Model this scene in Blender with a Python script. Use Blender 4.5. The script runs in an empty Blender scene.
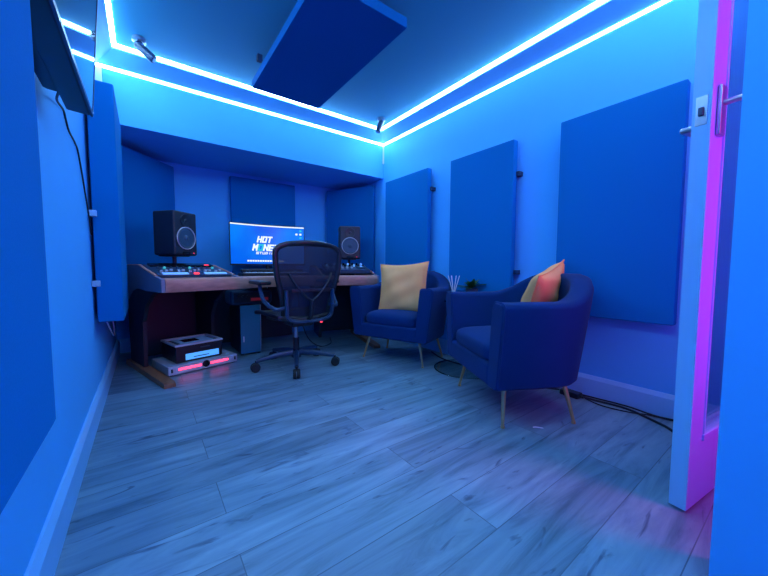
import bpy, bmesh, math, random
from mathutils import Vector, Matrix
random.seed(7)
S = bpy.context.scene
COL = S.collection
PI = math.pi
R = math.radians

# ------------------------------------------------------------------ materials
def mat(name, color, rough=.5, metal=0., spec=.5, noise=0., nscale=20., bump=0., bscale=200., emit=None, estr=0., alpha=1., trans=0., sheen=0., coat=0.):
    m = bpy.data.materials.new(name); m.use_nodes = True
    nt = m.node_tree; b = nt.nodes['Principled BSDF']
    b.inputs['Base Color'].default_value = (*color, 1)
    b.inputs['Roughness'].default_value = rough
    b.inputs['Metallic'].default_value = metal
    b.inputs['Specular IOR Level'].default_value = spec
    b.inputs['Alpha'].default_value = alpha
    b.inputs['Transmission Weight'].default_value = trans
    b.inputs['Sheen Weight'].default_value = sheen
    b.inputs['Coat Weight'].default_value = coat
    if emit:
        b.inputs['Emission Color'].default_value = (*emit, 1); b.inputs['Emission Strength'].default_value = estr
    tc = nt.nodes.new('ShaderNodeTexCoord')
    if noise > 0:
        n = nt.nodes.new('ShaderNodeTexNoise'); n.inputs['Scale'].default_value = nscale; n.inputs['Detail'].default_value = 4
        nt.links.new(tc.outputs['Object'], n.inputs['Vector'])
        mx = nt.nodes.new('ShaderNodeMix'); mx.data_type = 'RGBA'
        mx.inputs['A'].default_value = (*[c*(1-noise) for c in color], 1)
        mx.inputs['B'].default_value = (*[min(1, c*(1+noise)) for c in color], 1)
        nt.links.new(n.outputs['Fac'], mx.inputs['Factor']); nt.links.new(mx.outputs['Result'], b.inputs['Base Color'])
    if bump > 0:
        n2 = nt.nodes.new('ShaderNodeTexNoise'); n2.inputs['Scale'].default_value = bscale; n2.inputs['Detail'].default_value = 3
        nt.links.new(tc.outputs['Object'], n2.inputs['Vector'])
        bp = nt.nodes.new('ShaderNodeBump'); bp.inputs['Strength'].default_value = bump; bp.inputs['Distance'].default_value = .002
        nt.links.new(n2.outputs['Fac'], bp.inputs['Height']); nt.links.new(bp.outputs['Normal'], b.inputs['Normal'])
    return m

M = {}
M['wall'] = mat('wall_led_tint', (.06, .445, .97), .75, noise=.03, nscale=6, bump=.08, bscale=120)  # blue of the LED light is put into the wall colour
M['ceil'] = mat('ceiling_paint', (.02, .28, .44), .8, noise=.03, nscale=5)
M['trim'] = mat('trim_gloss_paint', (.22, .55, .97), .4, noise=.02)
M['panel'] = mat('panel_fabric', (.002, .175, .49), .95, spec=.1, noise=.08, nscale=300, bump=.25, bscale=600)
M['cove'] = mat('cove_paint', (.10, .40, .80), .6, noise=.03)
M['door'] = mat('door_paint', (.26, .66, .98), .35, noise=.02)
M['hall'] = mat('hall_paint', (.6, .5, .7), .8, noise=.03)
M['black'] = mat('black_plastic', (.006, .010, .022), .38, noise=.2, nscale=30)
M['blackgloss'] = mat('black_gloss', (.004, .006, .012), .12, noise=.1)
M['screen'] = mat('dark_screen_glass', (.02, .05, .13), .04, spec=.45, noise=.05, nscale=3)
M['rubber'] = mat('black_rubber', (.008, .011, .02), .6, noise=.2, nscale=60)
M['dark'] = mat('dark_laminate', (.004, .010, .028), .5, noise=.2, nscale=8)
M['speaker'] = mat('speaker_vinyl', (.008, .013, .032), .45, bump=.2, bscale=300, noise=.15)
M['cone'] = mat('speaker_cone', (.025, .07, .13), .4, noise=.1)
M['ring'] = mat('speaker_ring', (.50, .47, .55), .4, metal=.2, noise=.05)
M['cheek'] = mat('desk_grey_side', (.17, .19, .30), .45, noise=.15, nscale=9)
M['velvet'] = mat('blue_velvet', (.001, .030, .145), .8, spec=.12, noise=.12, nscale=7, bump=.3, bscale=350, sheen=.04)
M['gold'] = mat('brushed_gold', (.78, .45, .22), .28, metal=.9, noise=.08, nscale=40)
M['yellow'] = mat('mustard_cushion', (.98, .42, .17), .9, spec=.1, noise=.10, nscale=14, bump=.4, bscale=160)
M['chrome'] = mat('satin_steel', (.42, .48, .58), .28, metal=.9, noise=.05, nscale=50)
M['frameblue'] = mat('graphite_frame', (.014, .045, .11), .35, noise=.1, nscale=20)
M['alu'] = mat('tower_front_metal', (.03, .21, .33), .4, metal=.2, noise=.08, nscale=60)
M['silver'] = mat('silver_plastic', (.45, .50, .62), .35, noise=.04)
M['paper'] = mat('pale_paper', (.35, .60, .85), .7, noise=.25, nscale=30)
M['white'] = mat('white_plastic', (.75, .80, .90), .45, noise=.02)
M['green'] = mat('plant_leaf', (.02, .11, .03), .5, noise=.4, nscale=40)
M['pot'] = mat('dark_pot', (.04, .06, .12), .5, noise=.1)
M['panelshaded'] = mat('panel_fabric_shaded', (.002, .115, .34), .95, spec=.1, noise=.08, nscale=300, bump=.25, bscale=600)  # same fabric as the wall panels, darkened to stand for the unlit underside
M['bracket'] = mat('panel_bracket', (.01, .03, .08), .4, noise=.1)
M['bracketpale'] = mat('pale_panel_bracket', (.30, .55, .80), .4, noise=.1)
M['cable'] = mat('cable_rubber', (.008, .012, .03), .5, noise=.1)
M['palecable'] = mat('pale_cable', (.4, .6, .8), .5, noise=.1)
M['redled'] = mat('red_led', (.8, .02, .05), .4, emit=(1, .05, .14), estr=3.2)
M['redlamp'] = mat('red_indicator', (.8, .02, .05), .4, emit=(1, .04, .07), estr=2.2)
M['blueled'] = mat('lit_label', (.1, .4, .8), .4, emit=(.1, .45, 1), estr=.75)
M['keylight'] = mat('lit_key_row', (.3, .6, .9), .4, emit=(.16, .45, 1), estr=.45)
M['tealled'] = mat('teal_indicator', (.1, .5, .5), .4, emit=(.05, .5, .5), estr=.5)
M['led'] = mat('led_tape', (1, 1, 1), .5, emit=(.40, .74, 1), estr=48.0)
M['logowhite'] = mat('screen_white', (0, 0, 0), .5, emit=(.85, .95, 1), estr=1.1)
M['logoteal'] = mat('screen_teal', (0, 0, 0), .5, emit=(.02, .55, .75), estr=1.0)
M['logored'] = mat('screen_red', (0, 0, 0), .5, emit=(.9, .3, .25), estr=.9)

# display picture: emissive blue with soft variation
m = mat('monitor_display', (0, 0, .02), .25); nt = m.node_tree; b = nt.nodes['Principled BSDF']
tc = nt.nodes.new('ShaderNodeTexCoord'); n = nt.nodes.new('ShaderNodeTexNoise'); n.inputs['Scale'].default_value = 3
rp = nt.nodes.new('ShaderNodeValToRGB'); rp.color_ramp.elements[0].position = .3; rp.color_ramp.elements[1].position = .75
rp.color_ramp.elements[0].color = (.0, .10, .85, 1); rp.color_ramp.elements[1].color = (.0, .25, 1, 1)
nt.links.new(tc.outputs['Object'], n.inputs['Vector']); nt.links.new(n.outputs['Fac'], rp.inputs['Fac'])
nt.links.new(rp.outputs['Color'], b.inputs['Emission Color']); b.inputs['Emission Strength'].default_value = 1.0
M['display'] = m

# clear acrylic / glass
def glass(name, color, rough, fac):
    m = bpy.data.materials.new(name); m.use_nodes = True; nt = m.node_tree; nt.nodes.clear()
    o = nt.nodes.new('ShaderNodeOutputMaterial'); mx = nt.nodes.new('ShaderNodeMixShader')
    t = nt.nodes.new('ShaderNodeBsdfTransparent'); g = nt.nodes.new('ShaderNodeBsdfGlossy')
    t.inputs['Color'].default_value = (*color, 1); g.inputs['Roughness'].default_value = rough
    fr = nt.nodes.new('ShaderNodeFresnel'); fr.inputs['IOR'].default_value = 1.45
    ma = nt.nodes.new('ShaderNodeMath'); ma.operation = 'MULTIPLY'; ma.inputs[1].default_value = fac
    nt.links.new(fr.outputs[0], ma.inputs[0]); nt.links.new(ma.outputs[0], mx.inputs['Fac'])
    nt.links.new(t.outputs[0], mx.inputs[1]); nt.links.new(g.outputs[0], mx.inputs[2]); nt.links.new(mx.outputs[0], o.inputs['Surface'])
    return m
M['glass'] = glass('door_glass', (.86, .88, .95), .02, .6)
M['acrylic'] = glass('table_glass', (.94, .985, .985), .05, 1.0)

# chair mesh: woven fabric partly see-through
def meshmat(name, color, alpha):
    m = bpy.data.materials.new(name); m.use_nodes = True; nt = m.node_tree; nt.nodes.clear()
    o = nt.nodes.new('ShaderNodeOutputMaterial'); mx = nt.nodes.new('ShaderNodeMixShader')
    t = nt.nodes.new('ShaderNodeBsdfTransparent'); g = nt.nodes.new('ShaderNodeBsdfPrincipled')
    g.inputs['Base Color'].default_value = (*color, 1); g.inputs['Roughness'].default_value = .6
    tc = nt.nodes.new('ShaderNodeTexCoord'); w = nt.nodes.new('ShaderNodeTexWave'); w.inputs['Scale'].default_value = 60
    w.bands_direction = 'Z'
    nt.links.new(tc.outputs['Object'], w.inputs['Vector'])
    ma = nt.nodes.new('ShaderNodeMath'); ma.operation = 'MULTIPLY_ADD'; ma.inputs[1].default_value = .25; ma.inputs[2].default_value = alpha
    nt.links.new(w.outputs['Fac'], ma.inputs[0]); nt.links.new(ma.outputs[0], mx.inputs['Fac'])
    nt.links.new(t.outputs[0], mx.inputs[1]); nt.links.new(g.outputs[0], mx.inputs[2]); nt.links.new(mx.outputs[0], o.inputs['Surface'])
    return m
M['mesh'] = meshmat('chair_mesh_weave', (.002, .008, .035), .80)

def woodmat(name, c1, c2, rough=.4, axis=0):
    m = bpy.data.materials.new(name); m.use_nodes = True; nt = m.node_tree; b = nt.nodes['Principled BSDF']
    tc = nt.nodes.new('ShaderNodeTexCoord'); mp = nt.nodes.new('ShaderNodeMapping')
    sc = [14, 14, 14]; sc[axis] = 1.6; mp.inputs['Scale'].default_value = sc
    n = nt.nodes.new('ShaderNodeTexNoise'); n.inputs['Scale'].default_value = 2.2; n.inputs['Detail'].default_value = 6
    rp = nt.nodes.new('ShaderNodeValToRGB'); rp.color_ramp.elements[0].position = .35; rp.color_ramp.elements[1].position = .7
    rp.color_ramp.elements[0].color = (*c1, 1); rp.color_ramp.elements[1].color = (*c2, 1)
    nt.links.new(tc.outputs['Object'], mp.inputs['Vector']); nt.links.new(mp.outputs[0], n.inputs['Vector'])
    nt.links.new(n.outputs['Fac'], rp.inputs['Fac']); nt.links.new(rp.outputs['Color'], b.inputs['Base Color'])
    b.inputs['Roughness'].default_value = rough
    return m
M['wood'] = woodmat('desk_wood', (.40, .17, .14), (.62, .27, .22), .38)
M['footwood'] = woodmat('foot_wood', (.22, .085, .05), (.34, .13, .07), .45, 1)

# floor: laminate planks .182 m wide, 1.28 m long
def floormat():
    m = bpy.data.materials.new('laminate_planks'); m.use_nodes = True; nt = m.node_tree; b = nt.nodes['Principled BSDF']
    L = nt.links.new; N = nt.nodes.new
    tc = N('ShaderNodeTexCoord'); mp = N('ShaderNodeMapping'); mp.inputs['Location'].default_value = (-.82+1.28, -.355+.182*10, 0)
    L(tc.outputs['Object'], mp.inputs['Vector'])
    def brick(c1, c2, mortar, bias=0.):
        br = N('ShaderNodeTexBrick'); br.offset = .5; br.offset_frequency = 2; br.squash = 1
        br.inputs['Color1'].default_value = (*c1, 1); br.inputs['Color2'].default_value = (*c2, 1); br.inputs['Mortar'].default_value = (*mortar, 1)
        br.inputs['Scale'].default_value = 1; br.inputs['Mortar Size'].default_value = .0017; br.inputs['Mortar Smooth'].default_value = .3
        br.inputs['Bias'].default_value = bias; br.inputs['Brick Width'].default_value = 1.28; br.inputs['Row Height'].default_value = .182
        L(mp.outputs[0], br.inputs['Vector']); return br
    br = brick((0, 0, 0), (1, 1, 1), (.5, .5, .5))
    # grain: stretched noise shifted per plank
    add = N('ShaderNodeVectorMath'); add.operation = 'MULTIPLY_ADD'; add.inputs[1].default_value = (7.3, 5.1, 9.7)
    L(br.outputs['Color'], add.inputs[0]); L(tc.outputs['Object'], add.inputs[2])
    g = N('ShaderNodeMapping'); g.inputs['Scale'].default_value = (1.1, 9, 1); L(add.outputs[0], g.inputs['Vector'])
    n1 = N('ShaderNodeTexNoise'); n1.inputs['Scale'].default_value = 1.6; n1.inputs['Detail'].default_value = 7; n1.inputs['Roughness'].default_value = .62; n1.inputs['Distortion'].default_value = .9
    L(g.outputs[0], n1.inputs['Vector'])
    rp = N('ShaderNodeValToRGB'); e = rp.color_ramp.elements
    e[0].position = .30; e[0].color = (.065, .135, .19, 1); e[1].position = .72; e[1].color = (.23, .37, .48, 1)
    k = e.new(.48); k.color = (.145, .25, .35, 1)
    L(n1.outputs['Fac'], rp.inputs['Fac'])
    # darker knots
    g2 = N('ShaderNodeMapping'); g2.inputs['Scale'].default_value = (2.3, 9, 1); L(add.outputs[0], g2.inputs['Vector'])
    n2 = N('ShaderNodeTexNoise'); n2.inputs['Scale'].default_value = 1.7; n2.inputs['Detail'].default_value = 3; n2.inputs['Distortion'].default_value = 2.0
    L(g2.outputs[0], n2.inputs['Vector'])
    r2 = N('ShaderNodeValToRGB'); r2.color_ramp.elements[0].position = .62; r2.color_ramp.elements[0].color = (1, 1, 1, 1); r2.color_ramp.elements[1].position = .74; r2.color_ramp.elements[1].color = (.34, .38, .46, 1)
    L(n2.outputs['Fac'], r2.inputs['Fac'])
    m1 = N('ShaderNodeMix'); m1.data_type = 'RGBA'; m1.blend_type = 'MULTIPLY'; m1.inputs['Factor'].default_value = 1
    L(rp.outputs['Color'], m1.inputs['A']); L(r2.outputs['Color'], m1.inputs['B'])
    # plank to plank tone
    br2 = brick((.80, .80, .82), (1.12, 1.1, 1.1), (.45, .47, .5))
    m2 = N('ShaderNodeMix'); m2.data_type = 'RGBA'; m2.blend_type = 'MULTIPLY'; m2.inputs['Factor'].default_value = 1
    L(m1.outputs['Result'], m2.inputs['A']); L(br2.outputs['Color'], m2.inputs['B'])
    L(m2.outputs['Result'], b.inputs['Base Color'])
    rr = N('ShaderNodeMapRange'); rr.inputs['To Min'].default_value = .30; rr.inputs['To Max'].default_value = .46
    L(n1.outputs['Fac'], rr.inputs['Value']); L(rr.outputs[0], b.inputs['Roughness'])
    bp = N('ShaderNodeBump'); bp.inputs['Strength'].default_value = .12; bp.inputs['Distance'].default_value = .001
    L(n1.outputs['Fac'], bp.inputs['Height']); L(bp.outputs['Normal'], b.inputs['Normal'])
    return m
M['floor'] = floormat()

# ------------------------------------------------------------------ mesh helpers
class MB:
    """collects shapes into one mesh"""
    def __init__(s): s.bm = bmesh.new()
    def _xf(s, vs, mt):
        if mt is not None: bmesh.ops.transform(s.bm, matrix=mt, verts=vs)
    def box(s, a, b, bevel=0, mt=None, seg=2):
        x0, y0, z0 = a; x1, y1, z1 = b
        r = bmesh.ops.create_cube(s.bm, size=1)
        vs = r['verts']
        bmesh.ops.scale(s.bm, vec=(abs(x1-x0), abs(y1-y0), abs(z1-z0)), verts=vs)
        bmesh.ops.translate(s.bm, vec=((x0+x1)/2, (y0+y1)/2, (z0+z1)/2), verts=vs)
        if bevel:
            es = list({e for v in vs for e in v.link_edges})
            rr = bmesh.ops.bevel(s.bm, geom=es, offset=bevel, segments=seg, profile=.5, affect='EDGES')
            vs = list({v for f in rr['faces'] for v in f.verts} | {v for v in vs if v.is_valid})
        s._xf(vs, mt); return s
    def tube(s, pts, rad, n=10, cap=True, closed=False, mt=None, flat=1.0):
        pts = [Vector(p) for p in pts]; N = len(pts)
        rads = rad if isinstance(rad, (list, tuple)) else [rad]*N
        rings = []; up = None
        for i, p in enumerate(pts):
            if closed: t = pts[(i+1) % N]-pts[i-1]
            else: t = pts[min(i+1, N-1)]-pts[max(i-1, 0)]
            t.normalize()
            if up is None:
                up = Vector((0, 0, 1)) if abs(t.z) < .9 else Vector((1, 0, 0))
            a = up-t*up.dot(t)
            if a.length < 1e-5: a = Vector((1, 0, 0))-t*t.x
            a.normalize(); up = a; c = t.cross(a)
            rings.append([s.bm.verts.new(p+(a*math.cos(2*PI*k/n)*flat+c*math.sin(2*PI*k/n))*rads[i]) for k in range(n)])
        for i in range(N if closed else N-1):
            A, B = rings[i], rings[(i+1) % N]
            for k in range(n): s.bm.faces.new((A[k], A[(k+1) % n], B[(k+1) % n], B[k]))
        if cap and not closed:
            s.bm.faces.new(rings[0][::-1]); s.bm.faces.new(rings[-1])
        s._xf([v for r in rings for v in r], mt); return s
    def lathe(s, prof, n=32, mt=None):
        rings = []; allv = []
        for r, z in prof:
            if r < 1e-5:
                v = s.bm.verts.new((0, 0, z)); rings.append([v]); allv.append(v)
            else:
                ring = [s.bm.verts.new((r*math.cos(2*PI*k/n), r*math.sin(2*PI*k/n), z)) for k in range(n)]
                rings.append(ring); allv += ring
        for A, B in zip(rings, rings[1:]):
            for k in range(n):
                k2 = (k+1) % n
                if len(A) == 1 and len(B) == 1: continue
                if len(A) == 1: s.bm.faces.new((A[0], B[k2], B[k]))
                elif len(B) == 1: s.bm.faces.new((A[k], A[k2], B[0]))
                else: s.bm.faces.new((A[k], A[k2], B[k2], B[k]))
        if len(rings[0]) > 1: s.bm.faces.new(rings[0][::-1])
        if len(rings[-1]) > 1: s.bm.faces.new(rings[-1])
        s._xf(allv, mt); return s
    def prism(s, poly, z0, z1, mt=None):
        """poly in local xy, extruded along z"""
        A = [s.bm.verts.new((x, y, z0)) for x, y in poly]; B = [s.bm.verts.new((x, y, z1)) for x, y in poly]
        n = len(poly)
        s.bm.faces.new(A[::-1]); s.bm.faces.new(B)
        for k in range(n): s.bm.faces.new((A[k], A[(k+1) % n], B[(k+1) % n], B[k]))
        s._xf(A+B, mt); return s
    def grid(s, fn, nu, nv, cu=False, cv=False, mt=None):
        V = [[s.bm.verts.new(fn(i, j)) for j in range(nv)] for i in range(nu)]
        for i in range(nu if cu else nu-1):
            for j in range(nv if cv else nv-1):
                s.bm.faces.new((V[i][j], V[(i+1) % nu][j], V[(i+1) % nu][(j+1) % nv], V[i][(j+1) % nv]))
        s._xf([v for r in V for v in r], mt); s.V = V; return s
    def build(s, name, m, parent=None, smooth=True, loc=None, rot=None, ang=35):
        bmesh.ops.recalc_face_normals(s.bm, faces=s.bm.faces)
        me = bpy.data.meshes.new(name); s.bm.to_mesh(me); s.bm.free()
        if smooth:
            for p in me.polygons: p.use_smooth = True
            me.set_sharp_from_angle(angle=R(ang))
        me.materials.append(m)
        o = bpy.data.objects.new(name, me); COL.objects.link(o)
        if smooth:
            wn = o.modifiers.new('weighted', 'WEIGHTED_NORMAL'); wn.keep_sharp = True; wn.weight = 60
        if parent: o.parent = parent
        if loc: o.location = loc
        if rot: o.rotation_euler = rot
        return o

def tag(o, label, cat, group=None, kind=None):
    o['label'] = label; o['category'] = cat
    if group: o['group'] = group
    if kind: o['kind'] = kind
    return o
def thing(name, label, cat, loc=(0, 0, 0), rz=0., group=None):
    o = bpy.data.objects.new(name, None); COL.objects.link(o); o.empty_display_size = .1
    o.location = loc; o.rotation_euler = (0, 0, rz)
    return tag(o, label, cat, group)
def struct(o, label, cat):
    o['kind'] = 'structure'; o['label'] = label; o['category'] = cat; return o
def copy_tree(o, parent=None):
    c = o.copy(); COL.objects.link(c)
    if parent: c.parent = parent
    for ch in list(o.children): copy_tree(ch, c)
    return c
def T(x, y, z): return Matrix.Translation((x, y, z))
def RX(a): return Matrix.Rotation(a, 4, 'X')
def RY(a): return Matrix.Rotation(a, 4, 'Y')
def RZ(a): return Matrix.Rotation(a, 4, 'Z')
def bez(pts, n=12):
    """Catmull-Rom through points"""
    P = [Vector(p) for p in pts]; P = [P[0]*2-P[1]]+P+[P[-1]*2-P[-2]]; out = []
    for i in range(1, len(P)-2):
        for k in range(n):
            t = k/n; a, b, c, d = P[i-1], P[i], P[i+1], P[i+2]
            out.append(.5*((2*b)+(-a+c)*t+(2*a-5*b+4*c-d)*t*t+(-a+3*b-3*c+d)*t**3))
    out.append(P[-2]); return out

# ------------------------------------------------------------------ room
XL, XR, YB, YN, YF, XP, ZC = -.23, 2.18, 3.75, 2.97, .128, 1.10, 2.25   # left, right, back, bulkhead, front, pier, ceiling
YA = -1.15
ZS = 1.775                                                            # underside of the bulkhead
W = .10
struct(MB().box((XL-W, YA-W, -.06), (XR+W, YB+W, 0)).build('floor', M['floor'], smooth=False), 'blue-grey laminate plank floor of the studio', 'floor')
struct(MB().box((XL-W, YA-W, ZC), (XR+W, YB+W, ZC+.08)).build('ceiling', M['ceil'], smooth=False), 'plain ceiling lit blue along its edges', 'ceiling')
struct(MB().box((XL-W, YA-W, 0), (XL, YB+W, ZC)).build('wall_left', M['wall'], smooth=False), 'long left wall washed in blue light', 'wall')
struct(MB().box((XR, YA-W, 0), (XR+W, YB+W, ZC)).build('wall_right', M['wall'], smooth=False), 'right wall behind the armchairs', 'wall')
struct(MB().box((XL, YB, 0), (XR, YB+W, ZC)).build('wall_back', M['wall'], smooth=False), 'back wall of the recess behind the desk', 'wall')
struct(MB().box((XL, YN, ZS), (XR, YB, ZC)).build('trim_1', M['wall'], smooth=False), 'boxed bulkhead over the desk recess', 'bulkhead')
b = MB(); b.box((XL, YA-W, 0), (XP, YA, ZC))
struct(b.build('wall_front', M['wall'], smooth=False), 'wall at the entrance end of the room', 'wall')
# partition with the doorway: pier, header, side of hallway
b = MB(); b.box((XP, YA, 0), (XP+.10, YF, ZC)); b.box((XP+.10, .02, 2.02), (XR, YF, ZC)); b.box((2.125, .02, 0), (XR, YF, 2.02))
struct(b.build('wall_entrance', M['wall'], smooth=False), 'wall pier tinted LED blue, nearest the camera at the right edge, beside the doorway', 'wall')

def baseboard(name, pts, h=.125, t=.018, label=''):
    b = MB()
    for (x0, y0, x1, y1, nx, ny) in pts:
        d = Vector((x1-x0, y1-y0, 0)); L = d.length; d.normalize()
        prof = [(0, 0), (t, 0), (t, h-.022), (t*.55, h-.006), (t*.35, h), (0, h)]
        A = [b.bm.verts.new((x0+nx*p, y0+ny*p, z)) for p, z in prof]; B = [b.bm.verts.new((x1+nx*p, y1+ny*p, z)) for p, z in prof]
        n = len(prof)
        for k in range(n): b.bm.faces.new((A[k], A[(k+1) % n], B[(k+1) % n], B[k]))
        b.bm.faces.new(A); b.bm.faces.new(B)
    return struct(b.build(name, M['trim'], smooth=False), label, 'baseboard')
baseboard('baseboard_left', [(XL, YA, XL, YB, 1, 0)], label='painted skirting board along the left wall')
baseboard('baseboard_right', [(XR, YF, XR, YB, -1, 0)], label='painted skirting board along the right wall behind the armchairs')
baseboard('baseboard_back', [(XL+.02, YB, XR-.02, YB, 0, -1)], label='skirting board along the back wall under the desk')

# perimeter cove board with a light gap along each edge, and the two LED tapes
POLY = [(XL, YA), (XP, YA), (XP, YF), (XR, YF), (XR, YN), (XL, YN)]
def offset(p, d):
    n = len(p); out = []
    for i in range(n):
        a, b_, c = Vector(p[i-1]), Vector(p[i]), Vector(p[(i+1) % n])
        d1 = (b_-a).normalized(); d2 = (c-b_).normalized()
        n1 = Vector((-d1.y, d1.x)); n2 = Vector((-d2.y, d2.x))
        q = b_+(n1+n2)*d; out.append((q.x, q.y))
    return out
def sweep(prof, name, m, smooth=False):
    b = MB(); rings = [[(x, y, z) for x, y in offset(POLY, o)] for o, z in prof]
    n = len(POLY); k = len(prof)
    V = [[b.bm.verts.new(r[i]) for r in rings] for i in range(n)]
    for i in range(n):
        for j in range(k): b.bm.faces.new((V[i][j], V[i][(j+1) % k], V[(i+1) % n][(j+1) % k], V[(i+1) % n][j]))
    return b.build(name, m, smooth=smooth)
struct(sweep([(.006, 2.158), (.014, 2.150), (.104, 2.228), (.096, 2.238)], 'trim_2', M['cove']), 'slanted cove board running round the top of the walls', 'cove trim')
M['ledlow'] = mat('led_tape_lower', (1, 1, 1), .5, emit=(.40, .74, 1), estr=31.0)
tag(sweep([(.0005, 2.129), (.0035, 2.129), (.0035, 2.148), (.0005, 2.148)], 'led_strip', M['ledlow']), 'lower bright blue-white LED strip on the walls, just under the slanted cove board', 'light strip', 'LED strips round the top of the room')
tag(sweep([(.101, 2.240), (.103, 2.238), (.126, 2.2455), (.126, 2.2495), (.101, 2.2495)], 'led_strip', M['led']), 'upper bright blue-white LED strip on the ceiling edge, just above the slanted cove board', 'light strip', 'LED strips round the top of the room')
# pale cable covers in the bulkhead corners under the lights
tag(MB().box((XR-.016, YN-.016, 1.93), (XR-.001, YN-.001, 2.12), .004).build('cable_cover', M['white'], ang=30), 'thin pale cable cover in the far right corner below the LED strips', 'cable cover', 'cable covers in the bulkhead corners')
tag(MB().box((XL+.001, YN-.016, 1.93), (XL+.04, YN-.001, 2.12), .004).build('cable_cover', M['white'], ang=30), 'thin pale cable cover in the far left corner behind the television', 'cable cover', 'cable covers in the bulkhead corners')

# ------------------------------------------------------------------ acoustic panels
def apanel(label, loc, rz, w, h, t, brackets, bm_, group, gap=.028):
    """local: x along wall, +y out of wall; origin bottom centre at the wall"""
    o = thing('acoustic_panel', label, 'acoustic panel', loc, rz, group)
    MB().box((-w/2, gap, 0), (w/2, gap+t, h), .008).build('fabric_board', M['panel'], o)
    for (bx, bz) in brackets:
        MB().box((bx-.02, .0, bz-.016), (bx+.02, gap+.02, bz+.016), .003).build('bracket', bm_, o)
    return o
G = 'blue fabric acoustic panels on the walls'
# right wall: outward normal -x  => rz = +90deg (local +y -> -x, local +x -> +y)
apanel('tall blue acoustic panel on the right wall nearest the door, the largest one', (XR, .715, .495), PI/2, .585, 1.185, .055, [(-.20, .25), (-.20, .9), (.2, .25), (.2, .9)], M['bracket'], G)
apanel('tall blue acoustic panel in the middle of the right wall, between the other two', (XR, 1.613, .590), PI/2, .585, 1.088, .055, [(-.298, .16), (-.298, .855), (.298, .9), (.298, .16)], M['bracket'], G)
apanel('tall blue acoustic panel on the right wall behind the far armchair, next to the desk', (XR, 2.50, .575), PI/2, .645, 1.115, .055, [(-.328, .93), (-.328, .16), (.25, .9)], M['bracket'], G)
# left wall: outward +x => rz = -90
apanel('close blue acoustic panel at the left edge of the picture', (XL, .08, .595), -PI/2, .90, 1.2, .11, [(.2, .2), (.2, .9), (-.2, .9)], M['bracketpale'], G, .03)
apanel('thick blue acoustic panel on the left wall between the television and the desk', (XL, 2.62, .480), -PI/2, .64, 1.275, .112, [(.326, .21), (.326, .58), (-.2, .9)], M['bracketpale'], G, .014)
# recess back wall and corner panels
apanel('dark blue acoustic panel on the back wall behind the monitor', (1.085, YB, .45), PI, .69, 1.275, .05, [(-.2, .3), (.2, .3)], M['bracketpale'], G, .02)
def corner_panel(label, a, b2):
    a = Vector(a); b2 = Vector(b2); d = b2-a; mid = (a+b2)/2
    rz = math.atan2(d.y, d.x)
    o = thing('acoustic_panel', label, 'acoustic panel', (mid.x, mid.y, .45), rz, G)
    MB().box((-d.length/2, 0, 0), (d.length/2, .05, 1.27), .006).build('fabric_board', M['panel'], o)
    return o
corner_panel('blue acoustic panel set across the back left corner behind the left speaker', (-.17, 3.20), (.25, 3.68))
corner_panel('blue acoustic panel set across the back right corner behind the right speaker', (1.83, 3.68), (2.13, 3.10))

# ceiling panel on stand-offs
o = thing('ceiling_panel', 'blue acoustic panel hung flat beneath the ceiling, coloured darker as if in shade', 'acoustic panel', (.945, 2.0, 2.10))
MB().box((-.265, -.57, 0), (.265, .57, .055), .004).build('fabric_board', M['panelshaded'], o)
for sx, sy in ((-.2, -.45), (.2, -.45), (-.2, .45), (.2, .45)):
    MB().lathe([(.012, .05), (.012, .15)], 12, T(sx, sy, 0)).build('standoff', M['bracket'], o)
MB().box((-.295, .30, .06), (-.263, .335, .10), .002).build('bracket', M['bracket'], o)

# ------------------------------------------------------------------ ceiling spotlights
def spot(label, loc, aim, rz):
    o = thing('spotlight', label, 'spotlight', loc, rz, 'small ceiling spotlights')
    MB().lathe([(.0, -.001), (.036, -.001), (.038, -.022), (.030, -.028), (0, -.028)], 24).build('ceiling_mount', M['chrome'], o)
    MB().tube([(0, 0, -.025), (0, 0, -.05), (.01, 0, -.058)], .008, 10).build('joint', M['chrome'], o)
    mt = T(.01, 0, -.058) @ RY(aim)
    MB().lathe([(.0, .03), (.024, .03), (.026, .024), (.026, -.088), (.023, -.094), (.0, -.094)], 24, mt).build('lamp_head', M['frameblue'], o)
    MB().lathe([(.0, -.0945), (.016, -.0945), (.016, -.098), (0, -.098)], 20, mt).build('lens', M['chrome'], o)
    return o
spot('small metal ceiling spotlight at the left, above the television end', (.019, 2.69, ZC), R(-48), R(-20))
spot('small dark ceiling spotlight in the far right corner', (1.925, 2.66, ZC), R(-25), R(190))
spot('small metal ceiling spotlight nearer the camera, mirrored in the television', (.10, 1.15, ZC), R(-40), R(10))

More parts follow.
